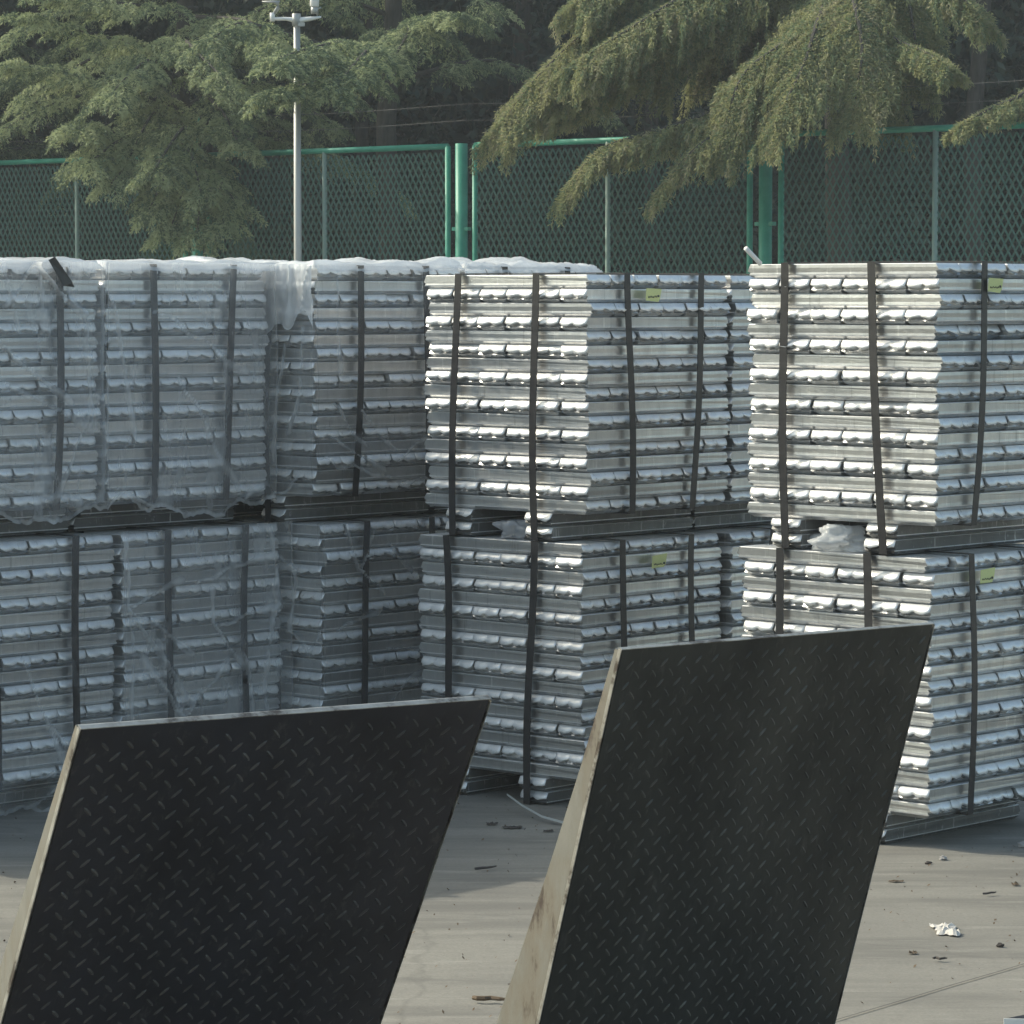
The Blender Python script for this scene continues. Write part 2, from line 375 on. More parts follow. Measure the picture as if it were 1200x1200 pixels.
# ------------------------------------------------------------------ plastic film
def film(parent, m, face, hem, folds=(), u0=0, u1=W, top=None, amp=.012, nu=90, nv=90, seed=0, off=.012, name='plastic_film'):
    """face 'R' (plane y=0) or 'L' (plane x=0); hem(u) gives the lower edge height; folds are ((u,z),(u,z),height) ridges"""
    top = top or (NL + 2) * H + .01
    V = []; Fc = []; att = []
    sd_ = Vector((seed * 3.1, seed * 1.7, seed * 5.3))
    for i in range(nu + 1):
        u = u0 + (u1 - u0) * i / nu; zb = hem(u) + .03 * noise.noise(Vector((u * 9, seed, 0))) + .012 * noise.noise(Vector((u * 40, seed, 3)))
        for j in range(nv + 1):
            z = zb + (top - zb) * j / nv
            q = Vector((u * 6, z * 3, 0)) + sd_; bu = .03 * noise.noise(q * 1.3); bw = .02 * noise.noise(q * 1.7 + Vector((9, 0, 0)))
            d = off + amp * abs(noise.noise(q)) + amp * .5 * abs(noise.noise(q * 3.1)) + amp * .25 * noise.noise(q * 8)
            f_ = 0
            for (a, b_, hgt) in folds:
                ax, az = a; bx, bz = b_; L2 = (bx - ax) ** 2 + (bz - az) ** 2
                s = max(0, min(1, ((u + bu - ax) * (bx - ax) + (z + bw - az) * (bz - az)) / L2))
                dist = math.hypot(u + bu - ax - s * (bx - ax), z + bw - az - s * (bz - az))
                wdt = .0025 + .005 * s * (1.2 + math.sin(9 * s))
                k = math.exp(-(dist / wdt) ** 2) * (1 - .5 * s)
                d += hgt * k; f_ = max(f_, k)
            if j < 2: f_ = max(f_, .45 + .4 * noise.noise(q * 2)); d += .004 * (3 - j) * noise.noise(q * 5)
            if i < 1 or i > nu - 1: f_ = max(f_, .4)
            d = max(d, off * .8)
            V.append((u, -d, z) if face == 'R' else (-d, u, z)); att.append(f_)
    for i in range(nu):
        for j in range(nv):
            a = i * (nv + 1) + j; q = (a, a + nv + 1, a + nv + 2, a + 1)
            Fc.append(q if face == 'R' else q[::-1])
    o = mesh(name, V, Fc, m, parent, True)
    at_ = o.data.attributes.new('fold', 'FLOAT', 'POINT'); at_.data.foreach_set('value', att)
    return o
def film_top(parent, m, x0, x1, y0, y1, lump=.03, seed=0, z=None, name='film_top'):
    z = z or (NL + 2) * H + .006; n_ = 110; V = []; Fc = []
    sd_ = Vector((seed * 2.3, seed * 7.7, seed))
    for i in range(n_ + 1):
        for j in range(n_ + 1):
            x = x0 + (x1 - x0) * i / n_; y = y0 + (y1 - y0) * j / n_
            q = Vector((x * 5, y * 5, 0)) + sd_
            e = min(i, j, n_ - i, n_ - j) / n_
            h = lump * (abs(noise.noise(q)) * 1.5 + .35 * abs(noise.noise(q * 3.7)) + .12 * abs(noise.noise(q * 11)))
            drop = .0 if e > .03 else -(.03 - e) / .03 * .028
            V.append((x, y, z + h * (1 if e > .02 else .8) + drop + .004))
    for i in range(n_):
        for j in range(n_):
            a = i * (n_ + 1) + j; Fc.append((a, a + n_ + 1, a + n_ + 2, a + 1))
    return mesh(name, V, Fc, m, parent, True)
# ------------------------------------------------------------------ the rows of bundles
def cor(px, Y): return Vector(((px - 600) / F * Y, Y, 0))
A0 = cor(125, 10.86)                    # row A: corner of its far bundle
B0 = cor(370, 11.30); C0 = cor(690, 10.63); D0 = cor(1101, 9.86)
STEP = .727
up = TIER + .004
# row D
d_lo = bundle(D0 + EL * .02, 0, 'bare lower ingot bundle at the right, standing on concrete behind the taller black ramp', 41, lean=(R(.2), 0))
d_up = bundle(D0, up, 'bare upper ingot bundle at the far right, white rod sticking up from its left corner', 42, rot=R(-.4))
# row C
HS = .983
c_lo = bundle(C0 + EL * .02, 0, 'bare lower ingot bundle between the two black ramps, yellow sticker near its top', 31, HS, rot=R(.5))
c_up = bundle(C0, up * HS, 'bare upper ingot bundle in the middle with sunlit left face and yellow sticker', 32, HS)
bundle(C0 + ER * .7215 + EL * .003, 0, 'lower ingot bundle mostly hidden behind the right-hand stack, beside the middle lower bundle', 33, HS)
bundle(C0 + ER * .7215 + EL * .002, up * HS, 'upper ingot bundle showing only a narrow strip between middle stack and right-hand stack', 34, HS)
# row B
b_lo = bundle(B0 + ER * .03, 0, 'shaded lower ingot bundle under torn clear film, between wrapped left stack and bare middle stack', 21)
b_up = bundle(B0, up, 'upper ingot bundle with dazzling sunlit film on its corner, just left of the middle stack', 22)
bundle(B0 + ER * STEP, 0, 'lower ingot bundle standing hidden behind the middle stack', 23)
b2 = bundle(B0 + ER * STEP, up, 'film-covered upper ingot bundle whose white top film shows just above the middle stack', 24)
# row A
a_lo = bundle(A0 + ER * .05 - EL * .01, 0, 'lower ingot bundle wrapped in creased clear film, right half of the left stack', 11)
a_up = bundle(A0, up, 'upper film-wrapped ingot bundle of the left stack, right of the loose sagging film', 12)
a1_lo = bundle(A0 - ER * (STEP - .055), 0, 'lower ingot bundle at the left edge, wrapped in clear film down to the concrete', 13)
a1_up = bundle(A0 - ER * (STEP + .01), up, 'upper ingot bundle at the left edge under loose sagging film with a slanting strap', 14)
bundle(A0 - ER * 2 * STEP, 0, 'lower ingot bundle just left of the frame, its shadow lying on the concrete', 15)
bundle(A0 - ER * 2 * STEP, up, 'upper ingot bundle just left of the frame, its shadow lying on the concrete', 16)
sticker(c_up, .255, TIER - .083); sticker(c_lo, .315, TIER - .093, tilt=.06)
sticker(d_up, .215, TIER - .083); sticker(d_lo, .215, TIER - .083, tilt=.04)
T = TIER
# film on row A
def hemA(u): return .09 + .05 * math.sin(u * 5) - .10 * math.sin(math.pi * u / W) ** 2 + .012 * math.sin(u * 37)
film(a_up, M_FILM, 'R', hemA, [((.02, .14), (.40, .02), .012), ((.0, .75), (.1, .3), .01), ((.45, .03), (.67, .12), .012), ((.3, .5), (.55, .12), .006), ((.2, .72), (.6, .5), .004)], -.01, W + .012, seed=1)
film(a_up, M_FILM, 'L', lambda u: .1, [], -.01, W, seed=2, nu=30, nv=40)
film_top(a_up, M_FILM_TOP, -.012, W + .05, -.014, W, .016, 3)
film(a1_up, M_FILM, 'R', lambda u: .05 + .12 * abs(u - .45) + .01 * math.sin(u * 30), [((.42, .86), (.30, .72), .03), ((.42, .86), (.62, .70), .03), ((.28, .62), (.55, .42), .012), ((.3, .5), (.66, .33), .012), ((.62, .72), (.66, .35), .016), ((.66, .42), (.5, .12), .012), ((.25, .18), (.6, .11), .014), ((.44, .84), (.47, .66), .012), ((.3, .8), (.36, .65), .014)], 0, W + .0, seed=4, amp=.022, off=.02)
film_top(a1_up, M_FILM_TOP, -.01, W, -.02, W, .022, 5)
mesh('torn_strap', [(.46, -.05, .87), (.485, -.05, .88), (.56, -.045, .80), (.575, -.04, .785), (.46, -.053, .87), (.485, -.053, .88), (.56, -.048, .80), (.575, -.043, .785), (.52, -.05, .79), (.52, -.053, .79)], [(0, 1, 2, 8), (8, 2, 3, 8)[:3], (4, 9, 6, 5), (0, 4, 5, 1), (1, 5, 6, 2)], M_STRAP, a1_up)
film(a_lo, M_FILM, 'R', lambda u: .08 + .01 * math.sin(u * 25), [((.0, .62), (.30, .46), .014), ((.0, .62), (.28, .30), .016), ((.0, .62), (.24, .7), .01), ((.24, .25), (.06, .46), .014), ((.24, .25), (.13, .5), .012), ((.24, .25), (.44, .42), .014), ((.24, .25), (.5, .1), .012), ((.3, .68), (.66, .76), .012), ((.38, .54), (.68, .58), .012), ((.38, .54), (.37, .66), .01), ((.38, .54), (.52, .40), .01), ((.52, .44), (.56, .22), .014), ((.66, .6), (.6, .3), .016), ((.6, .3), (.67, .12), .012), ((.64, .85), (.67, .6), .01), ((.0, .84), (.02, .2), .016)], -.01, W + .02, seed=7, amp=.018, off=.014)
film(a1_lo, M_FILM_THIN, 'R', lambda u: .012 + .004 * math.sin(u * 20), [((.4, .3), (.6, .05), .01), ((.5, .09), (.3, .02), .01), ((.35, .12), (.68, .1), .008), ((.3, .5), (.5, .1), .006)], -.01, W, seed=8, amp=.012)
# film on row B
film(b_up, M_FILM_THIN, 'R', lambda u: .13 + .25 * max(0, .35 - u) + .01 * math.sin(u * 41), [((.06, .40), (.22, .26), .012), ((.2, .38), (.35, .24), .012), ((.35, .2), (.55, .3), .008), ((.05, .3), (.3, .17), .012), ((.08, .84), (.1, .5), .008)], -.006, W, seed=9, amp=.014)
film(b_up, M_FILM_TOP, 'L', lambda u: .66 + .03 * math.sin(u * 45) + .03 * math.sin(u * 23), [((.02, .86), (.05, .6), .014), ((.12, .86), (.10, .66), .014), ((.2, .86), (.24, .68), .014)], -.004, W, seed=10, amp=.02, nu=120)
film(b_up, M_FILM_THIN, 'L', lambda u: .12 + .02 * math.sin(u * 30), [((.03, .66), (.1, .3), .01), ((.14, .6), (.18, .2), .01)], 0, W, top=.7, seed=12, amp=.015)
film_top(b_up, M_FILM_TOP, -.015, W, -.012, W, .024, 11)
film_top(b2, M_FILM_TOP, -.015, W, -.012, W, .034, 12)
film(b_lo, M_FILM_THIN, 'R', lambda u: .10 + .02 * math.sin(u * 13), [((.16, .70), (.1, .86), .014), ((.16, .70), (.24, .84), .014), ((.16, .70), (.28, .6), .01), ((.3, .78), (.42, .68), .012), ((.05, .5), (.25, .55), .008), ((.3, .42), (.5, .40), .014), ((.2, .2), (.5, .35), .01)], -.01, W, seed=13, amp=.016)
film(b_lo, M_FILM_THIN, 'L', lambda u: .15 + .02 * math.sin(u * 13), [((.1, .7), (.14, .5), .02), ((.14, .5), (.05, .42), .016), ((.05, .42), (.0, .5), .014), ((.2, .75), (.1, .7), .01)], -.01, W, seed=14, amp=.02)
# film scraps in the gaps, rod
def crumple(name, c, d, m, label, cat, seed, rz=0, n1=40, n2=24, amp=.35):
    V = []; Fc = []; sd_ = Vector((seed, seed * 2, seed * 3))
    for i in range(n1):
        for j in range(n2 + 1):
            th = 2 * math.pi * i / n1; ph = math.pi * j / n2
            v = Vector((math.cos(th) * math.sin(ph), math.sin(th) * math.sin(ph), math.cos(ph)))
            k = 1 - amp + amp * ((noise.noise(v * 1.6 + sd_)) * 1.6 + .5 - abs(noise.noise(v * 4 + sd_)) * .9)
            v = v * k; v.z = max(v.z, -.55)
            V.append((v.x * d[0] / 2, v.y * d[1] / 2, (v.z + .55) * d[2] / 1.55))
    for i in range(n1):
        for j in range(n2):
            a = i * (n2 + 1) + j; b_ = ((i + 1) % n1) * (n2 + 1) + j; Fc.append((a, a + 1, b_ + 1, b_))
    o = mesh(name, V, Fc, m, None, True); o.location = c; o.rotation_euler = (0, 0, rz); tag(o, label, cat); return o
lt = D0 + EL * (W * .55) + ER * .06
crumple('crumpled_bag', (lt.x, lt.y, TIER + .004), (.23, .17, .085), M_FILM_TOP, 'crumpled white plastic bag stuffed in the gap between the two right-hand ingot bundles', 'plastic bag', 3, ANG + R(90))
lt = C0 + EL * (W * .50) + ER * .05
crumple('film_roll', (lt.x, lt.y, TIER * HS + .004), (.10, .16, .075), film_material('grey_scrap_film', .6, .8, (.6, .64, .7)), 'balled grey plastic film in the gap between the two middle ingot bundles', 'plastic scrap', 5, ANG)
q0 = at(891, 309, D0.y + .45); q1 = at(874, 291, D0.y + .40)
rod = MB().tube([q0, q0.lerp(q1, .5), q1], .0075, 10).build('white_rod', M_WHITE, None, True); tag(rod, 'short white rod sticking up from the left corner of the right-hand upper bundle', 'rod')
# ------------------------------------------------------------------ black tread-plate ramps
def ramp_obj(TL, TR, tana, label, wedge, seed):
    u = (TR - TL); wd = u.length; u.normalize(); th = math.atan2(u.y, u.x); al = math.atan(tana)
    drop = TL.z; Ln = drop / math.cos(al)
    base = TL + Vector((-math.sin(th) * tana, math.cos(th) * tana, -1)) * drop
    t = empty('loading_ramp', (base.x, base.y, 0), th)
    tag(t, label, 'ramp', 'black tread plate ramps tipped up on the concrete')
    up_ = Vector((0, -math.sin(al), math.cos(al))); nb = Vector((0, math.cos(al), math.sin(al)))   # local: plate up, plate back normal
    def P(x, s, b): return Vector((x, 0, 0)) + up_ * s + nb * b
    def prism(name, pts, x0, x1, m, par=t, bev=True):
        V = [P(x0, s, b) for s, b in pts] + [P(x1, s, b) for s, b in pts]; k = len(pts)
        return mesh(name, V, [tuple(range(k))[::-1], tuple(range(k, 2 * k))] + [(i, (i + 1) % k, k + (i + 1) % k, k + i) for i in range(k)], m, par)
    dp = prism('deck_plate', [(0, 0), (Ln, 0), (Ln, .006), (0, .006)], 0, wd, M_TREAD if seed == 1 else M_TREAD2)
    pts = [(Ln - .004, .0075), (Ln - .004, .018), (Ln * .75, .018 + (wedge - .018) * .18), (Ln * .5, .018 + (wedge - .018) * .42), (Ln * .25, .018 + (wedge - .018) * .70), (.0, wedge), (0, .0075)]
    prism('side_flange', pts, -.004, .006, M_RUST); prism('side_flange', pts, wd - .006, wd + .004, M_RUST)
    for k in range(5):
        s = Ln * (.08 + .19 * k); d_ = .012 + (wedge - .02) * (1 - s / Ln) * .8
        prism('cross_rib', [(s, .008), (s + .02, .008), (s + .02, d_), (s, d_)], .008, wd - .008, M_RUST)
    prism('top_edge', [(Ln + .0005, -.0008), (Ln + .0022, -.0008), (Ln + .0022, .0085), (Ln + .0005, .0125)], -.004, wd + .004, M_EDGE)
    prism('edge_strip', [(0.002, -.0015), (Ln, -.0015), (Ln, .0072), (0.002, .0072)], -.0062, -.0042, M_EDGE)
    prism('edge_strip', [(0.002, -.0015), (Ln, -.0015), (Ln, .0072), (0.002, .0072)], wd + .0042, wd + .0052, M_EDGE)
    # lugs
    V = []; Fc = []; pitch = .043; rs = random.Random(seed)
    ni = int(wd / pitch * 2); nj = int(Ln / pitch * 2)
    for i in range(1, ni):
        for j in range(1, nj):
            if (i + j) % 2: continue
            cx = i * pitch / 2 + .004; cs = j * pitch / 2
            ori = R(48) if i % 2 else R(-48)
            a, b_, h = .0125 * rs.uniform(.9, 1.05), .0030, .0022 * rs.uniform(.55, 1.1)
            ca, sa = math.cos(ori), math.sin(ori)
            base_i = len(V)
            for (lx, ly, lz) in ((-a, 0, 0), (-a * .5, -b_, 0), (a * .5, -b_, 0), (a, 0, 0), (a * .5, b_, 0), (-a * .5, b_, 0), (-a * .55, 0, h), (a * .55, 0, h)):
                V.append(P(cx + lx * ca - ly * sa, cs + lx * sa + ly * ca, -.0002 - lz))
            for f in ((0, 1, 6), (1, 2, 7, 6), (2, 3, 7), (3, 4, 7), (4, 5, 6, 7), (5, 0, 6)): Fc.append(tuple(base_i + k for k in f))
    o = mesh('tread_lugs', V, Fc, M_LUG if seed == 1 else M_LUG2, t); tag(o, kind='stuff')
    return t
zt = .95
def top_pt(px, py):
    lo = on_ground(px, py, zt); return lo
ramp_obj(top_pt(97, 855), top_pt(573, 820), .61, 'left black tread plate ramp, the lower one, leaning in front of the wrapped stack', .10, 1)
ramp_obj(top_pt(730, 762), top_pt(1093, 732), .33, 'right black tread plate ramp, the taller one, with a rust-stained pale side flange', .145, 2)
# white bar end at the lower right corner
a = on_ground(1176, 1200); o = empty('plate_offcut', (a.x, a.y, 0)); tag(o, 'dark steel plate corner with a white front edge, at the very lower right corner', 'steel plate')
V = [(0, 0, .012), (.30, -.03, .012), (.30, .16, .03), (0, 0, .006), (.30, -.03, .006), (.30, .16, .024)]
mesh('plate', V, [(0, 1, 2), (5, 4, 3), (0, 3, 4, 1), (1, 4, 5, 2), (2, 5, 3, 0)], M_TREAD, o)
mesh('white_edge', [(0, -.004, 0), (.30, -.034, 0), (.30, -.034, .013), (0, -.004, .013), (0, -.001, 0), (.30, -.031, 0), (.30, -.031, .013), (0, -.001, .013)], [(0, 1, 2, 3), (7, 6, 5, 4), (3, 2, 6, 7), (0, 3, 7, 4), (1, 5, 6, 2)], M_WHITE, o)
# ------------------------------------------------------------------ litter on the concrete
def flat_scrap(name, px, py, sx, sy, hh, m, label, cat, seed, group=None, rz=0):
    p = on_ground(px, py); n_ = 10; V = []; Fc = []; sd_ = Vector((seed * 1.3, seed, 0)); rs = random.Random(seed)
    for i in range(n_ + 1):
        for j in range(n_ + 1):
            u, v_ = i / n_ * 2 - 1, j / n_ * 2 - 1
            th = math.atan2(v_, u); r = .75 + .5 * noise.noise(Vector((math.cos(th) * 1.5, math.sin(th) * 1.5, seed)))
            V.append((u * r * sx / 2, v_ * r * sy / 2, .003 + hh * abs(noise.noise(Vector((u * 2, v_ * 2, seed)))) * 1.8 + hh * .25 * (1 - max(abs(u), abs(v_)))))
    for i in range(n_):
        for j in range(n_):
            a = i * (n_ + 1) + j; Fc.append((a, a + n_ + 1, a + n_ + 2, a + 1))
    o = mesh(name, V, Fc, m, None, False); o.location = p; o.rotation_euler = (0, 0, rz); tag(o, label, cat, group); return o
M_PAPER, _, _ = mat('crumpled_paper', (.55, .52, .48), .7)
flat_scrap('paper_scrap', 1108, 1091, .08, .16, .012, M_PAPER, 'crumpled pinkish white paper scrap on the sunlit concrete right of the tall ramp', 'paper scrap', 3)
M_DARK, _, _ = mat('dark_debris', (.06, .05, .045), .9); M_DRY, _, _ = mat('dry_leaf', (.13, .09, .055), .8); M_STONE, _, _ = mat('grey_stone', (.3, .29, .28), .8)
def stone(px, py, s, m, label, seed, cat='stone', nm='stone', group=None):
    p = on_ground(px, py); V = []; Fc = []; n1, n2 = 9, 6
    for i in range(n1):
        for j in range(n2 + 1):
            th = 2 * math.pi * i / n1; ph = math.pi * j / n2; v = Vector((math.cos(th) * math.sin(ph), math.sin(th) * math.sin(ph), math.cos(ph)))
            k = .8 + .5 * noise.noise(v * 1.5 + Vector((seed, 0, 0))); V.append((v.x * k * s, v.y * k * s * .8, v.z * k * s * .6 + s * .4))
    for i in range(n1):
        for j in range(n2):
            a = i * (n2 + 1) + j; b_ = ((i + 1) % n1) * (n2 + 1) + j; Fc.append((a, a + 1, b_ + 1, b_))
    o = mesh(nm, V, Fc, m); o.location = p; tag(o, label, cat, group)
stone(1105, 1008, .015, M_STONE, 'small pale stone on the concrete just below the right-hand lower bundle', 1)
stone(1088, 1013, .012, M_DARK, 'small dark lump on the concrete, left of the pale stone', 2, 'debris', 'debris_lump')
stone(1198, 993, .02, M_STONE, 'stone at the right edge in the shade of the right-hand stack', 3)
stone(1172, 1110, .012, M_DARK, 'small dark lump right of the paper scrap', 4, 'debris', 'debris_lump')
flat_scrap('dry_leaf', 576, 967, .04, .04, .006, M_DARK, 'dark dry leaf in the shade below the middle lower bundle', 'leaf', 11)
flat_scrap('dry_leaf', 600, 971, .07, .04, .007, M_DARK, 'larger dark leaf beside another in the shade below the middle lower bundle', 'leaf', 12)
flat_scrap('dry_leaf', 643, 975, .04, .03, .004, M_DARK, 'dark leaf in the shade close to the tall ramp flange', 'leaf', 13)
flat_scrap('dry_leaf', 1070, 1118, .025, .03, .006, M_DRY, 'brown dry leaf on sunlit concrete below the paper scrap', 'leaf', 14)
flat_scrap('dry_leaf', 1050, 1034, .05, .02, .003, M_DRY, 'flat brown leaf on sunlit concrete near the tall ramp', 'leaf', 15)
flat_scrap('dry_leaf', 1190, 1038, .025, .03, .006, M_DRY, 'brown leaf at the right edge of the sunlit concrete', 'leaf', 16)
def twig(p, q, r, m, label, nm='twig', cat='twig', z=.006):
    a = on_ground(*p); b_ = on_ground(*q); pts = []
    for k in range(6):
        c_ = a.lerp(b_, k / 5); c_.x += random.uniform(-.004, .004); c_.y += random.uniform(-.01, .01) * (0 < k < 5); c_.z = z + r; pts.append(c_)
    o = MB().tube(pts, [r * .9, r, r, r * .9, r * .8, r * .5], 6).build(nm, m); tag(o, label, cat)
twig((556, 1022), (582, 1019), .004, M_DARK, 'thin dark twig in the shade between the ramps')
twig((553, 1175), (592, 1177), .006, M_DRY, 'brown twig on sunlit concrete beside the tall ramp foot')
twig((1095, 1127), (1112, 1127), .003, M_DARK, 'short dark twig on sunlit concrete below the paper scrap')
twig((1150, 1051), (1168, 1049), .003, M_DARK, 'short dark twig on sunlit concrete above right of the paper scrap')
# loose strap tail on the ground
sp = [on_ground(594, 950), on_ground(612, 956), on_ground(635, 963), on_ground(665, 969), on_ground(700, 974)]
V = []
for k, p in enumerate(sp):
    zz = (.05, .03, .014, .008, .006)[k]; V += [p + Vector((0, -.012, zz)), p + Vector((0, .012, zz + .002)), p + Vector((0, .012, zz + .004)), p + Vector((0, -.012, zz + .002))]
Fc = [(4 * i + k, 4 * i + (k + 1) % 4, 4 * i + 4 + (k + 1) % 4, 4 * i + 4 + k) for i in range(4) for k in range(4)]
o = mesh('loose_strap', V, Fc, mat('pale_strap', (.4, .42, .4), .5)[0]); tag(o, 'pale loose strap end lying on the ground below the middle lower bundle', 'strap')
# fine grit
n_ = 1400; P = np.stack([rng.uniform(-1.8, 2.2, n_), rng.uniform(7.2, 11.5, n_), np.full(n_, .003)], 1)
sz = rng.uniform(.0015, .006, n_); a_ = rng.uniform(0, 6.28, n_)
d1 = np.stack([np.cos(a_), np.sin(a_), rng.uniform(0, .6, n_)], 1) * sz[:, None]; d2 = np.stack([-np.sin(a_), np.cos(a_), rng.uniform(0, .6, n_)], 1) * sz[:, None] * .6
o = quads('grit', np.stack([P - d1, P - d2 + [0, 0, .001], P + d1 + [0, 0, .002], P + d2 + [0, 0, .001]], 1), M_DRY); tag(o, 'scattered grit and leaf crumbs over the concrete', 'grit', kind='stuff')
# ------------------------------------------------------------------ fence
HF = 1.30; ZT = EYE + HF
def fpt(px):                              # point on fence line under the photo column px
    v = 192 - .0367 * px; v = 347 - v; Y = F * HF / v
    return Vector(((px - 600) / F * Y, Y, 0))
fence = empty('mesh_fence', fpt(541)); tag(fence, 'tall green mesh panel fence with barbed wire arms, running behind the stacks', 'fence')
f0 = fence.location.copy(); fd = (fpt(1100) - fpt(200)).normalized(); PL = 3.23; GAP = .31
ft = math.atan2(fd.y, fd.x); Mz = Matrix.Rotation(ft, 3, 'Z')
def strand_mesh(w_, h_, cw, ch, sw):
    V = []; Fc = []; nx = int(round(w_ / cw)); cw = w_ / nx; ny = int(round(h_ / ch)) * 2; ch = h_ / ny * 2
    for i in range(nx):
        for j in range(ny):
            x0 = i * cw; z0 = j * ch / 2
            # diamond edges: alternate half cells
            if j % 2 == 0: segs = (((x0, z0), (x0 + cw / 2, z0 + ch / 2)), ((x0 + cw, z0), (x0 + cw / 2, z0 + ch / 2)))
            else: segs = (((x0 + cw / 2, z0), (x0, z0 + ch / 2)), ((x0 + cw / 2, z0), (x0 + cw, z0 + ch / 2)))
            for (a, b_) in segs:
                s = sw / 2; k = len(V)
                V += [(a[0] - s, -.004, a[1]), (a[0] + s, .004, a[1]), (b_[0] + s, .004, b_[1]), (b_[0] - s, -.004, b_[1])]
                Fc.append((k, k + 1, k + 2, k + 3))
    me = bpy.data.meshes.new('mesh_sheet'); me.from_pydata(V, [], Fc); me.update(); me.materials.append(M_MESH); return me
FR = .026
sheet = strand_mesh(PL / 2 - GAP / 2 - .02, ZT - .2, .066, .115, .014)
for k in range(-3, 4):                    # k-th panel starts at f0 + k*PL
    s0 = k * PL + GAP / 2; s1 = (k + 1) * PL - GAP / 2
    def LP(s, z): return fd * s + Vector((0, 0, z))
    fr = MB().tube([LP(s0, .12), LP(s0, ZT)], FR, 10).build('panel_upright', M_GREEN, fence, True)
    MB().tube([LP(s1, .12), LP(s1, ZT)], FR, 10).build('panel_upright', M_GREEN, fence, True)
    MB().tube([LP(s0, ZT), LP(s1, ZT)], FR, 10).build('top_rail', M_GREEN, fence, True)
    MB().tube([LP(s0, .14), LP(s1, .14)], FR, 10).build('bottom_rail', M_GREEN, fence, True)
    sm = (s0 + s1) / 2
    MB().tube([LP(sm, .12), LP(sm, ZT)], FR * .9, 10).build('middle_upright', M_PALE, fence, True)
    for sa in (s0 + .012, sm + .008):
        o = bpy.data.objects.new('mesh_sheet', sheet); link(o, fence); o.location = LP(sa, .15); o.rotation_euler = (0, 0, ft); o['kind'] = 'stuff'
for k in range(-3, 5):
    s = k * PL; lean = Vector((fd.y, -fd.x, 0))
    MB().tube([fd * s, fd * s + Vector((0, 0, ZT + .02))], .055, 14).build('post', M_GREEN, fence, True)
    if k != 0: MB().tube([fd * s + Vector((0, 0, ZT + .0)), fd * s + Vector((0, 0, ZT + .12)), fd * s + Vector((.03, -.06, ZT + .36))], [.02, .014, .008], 8).build('wire_arm', M_GREEN, fence, True)
    for zz in (.8, 2.2): MB().box(fd * s + Vector((0, 0, zz)), (.18, .05, .03), Mz).build('clamp', M_GREEN, fence)
for zz, off in ((.22, .02), (.36, .06)):
    pts = []
    for i in range(8 * 12 + 1 - 12):
        s = -9.7 + i * .28; sag = .03 * math.sin(math.pi * ((s / PL) % 1))
        pts.append(fd * s + Vector((off * .5, -off, ZT + zz - sag)))
    mb = MB().tube(pts, .0022, 5)
    for i in range(0, len(pts) - 1):
        for h_ in (.3, .8):
            p = pts[i].lerp(pts[i + 1], h_); mb.box(p, (.004, .004, .035)); mb.box(p + Vector((.006, 0, 0)), (.004, .03, .004))
    mb.build('barbed_wire', M_OLDWIRE, fence)
# ------------------------------------------------------------------ pole with instruments
pY = 26.5; pb = at(349, 300, pY); pole = empty('instrument_pole', (pb.x, pY, 0)); tag(pole, 'slim grey pole with crossarm and small instruments, standing before the fence', 'pole')
zt_ = at(348, 22, pY).z
mp = F / pY
def L_(px, py): return Vector(((px - 348.5) / mp, 0, at(348, py, pY).z))
MB().tube([(0, 0, 0), (0, 0, zt_ * .5), (0, 0, zt_)], [.034, .031, .026], 14).build('shaft', M_POLE, pole, True)
MB().tube([(0, 0, 0), (0, 0, .04)], [.12, .12], 14).build('base_flange', M_POLE, pole)
MB().tube([L_(348, 30), L_(348, 16)], .034, 12).build('collar', M_POLE, pole, True)
MB().tube([L_(319, 22), L_(336, 22), L_(348, 24), L_(364, 22), L_(377, 20)], [.014, .014, .024, .017, .008], 10).build('crossarm', M_WHITE, pole, True)
MB().tube([L_(320, 25), L_(320, 15)], .02, 10).build('cup_housing', M_WHITE, pole, True)
MB().tube([L_(322, 16), L_(327, 9), L_(327, 3), L_(321, 2), L_(308, 2)], [.014, .018, .02, .010, .005], 8).build('wind_vane', M_POLE, pole, True)
MB().tube([L_(369, 16), L_(369, 8)], .028, 12).build('sensor_neck', M_POLE, pole, True)
MB().tube([L_(369, 8), L_(369, 7), L_(369.5, -16), L_(369.5, -17)], [.03, .036, .036, .02], 14).build('sensor_body', M_WHITE, pole, True)
MB().tube([L_(372, 18), L_(373, 10), L_(377, 9)], .008, 8).build('bracket', M_POLE, pole, True)
MB().box(L_(351, 29) + Vector((.02, -.03, 0)), (.05, .03, .03)).build('clamp', M_POLE, pole)
# ------------------------------------------------------------------ vegetation
def needles(pos, dr, ln, wd):
    """pos (n,3), dr (n,3) unit, ln (n), wd (n) -> (n,4,3) leaf quads"""
    n_ = len(pos); r = rng.normal(size=(n_, 3)); s = np.cross(dr, r); s /= np.linalg.norm(s, axis=1, keepdims=True) + 1e-9
    tip = pos + dr * ln[:, None]; mid = pos + dr * (ln * .45)[:, None]
    return np.stack([pos, mid + s * wd[:, None] / 2, tip, mid - s * wd[:, None] / 2], 1)
def unit(a): return a / (np.linalg.norm(a, axis=-1, keepdims=True) + 1e-9)
def strand(p0, p1, sag, n_, ln, wd, spread=.8, sidecurve=None):
    """needles along a drooping twig"""
    tt = rng.uniform(0, 1, n_)[:, None]
    p = p0 + (p1 - p0) * tt + np.array([0, 0, -1.0]) * sag * tt ** 2
    d = unit((p1 - p0) + np.array([0, 0, -1.0]) * sag * 2 * tt)
    dr = unit(d * .8 + rng.normal(size=(n_, 3)) * spread * .6)
    return needles(p + rng.normal(size=(n_, 3)) * .006, dr, ln * rng.uniform(.6, 1.2, n_), wd * rng.uniform(.7, 1.2, n_))
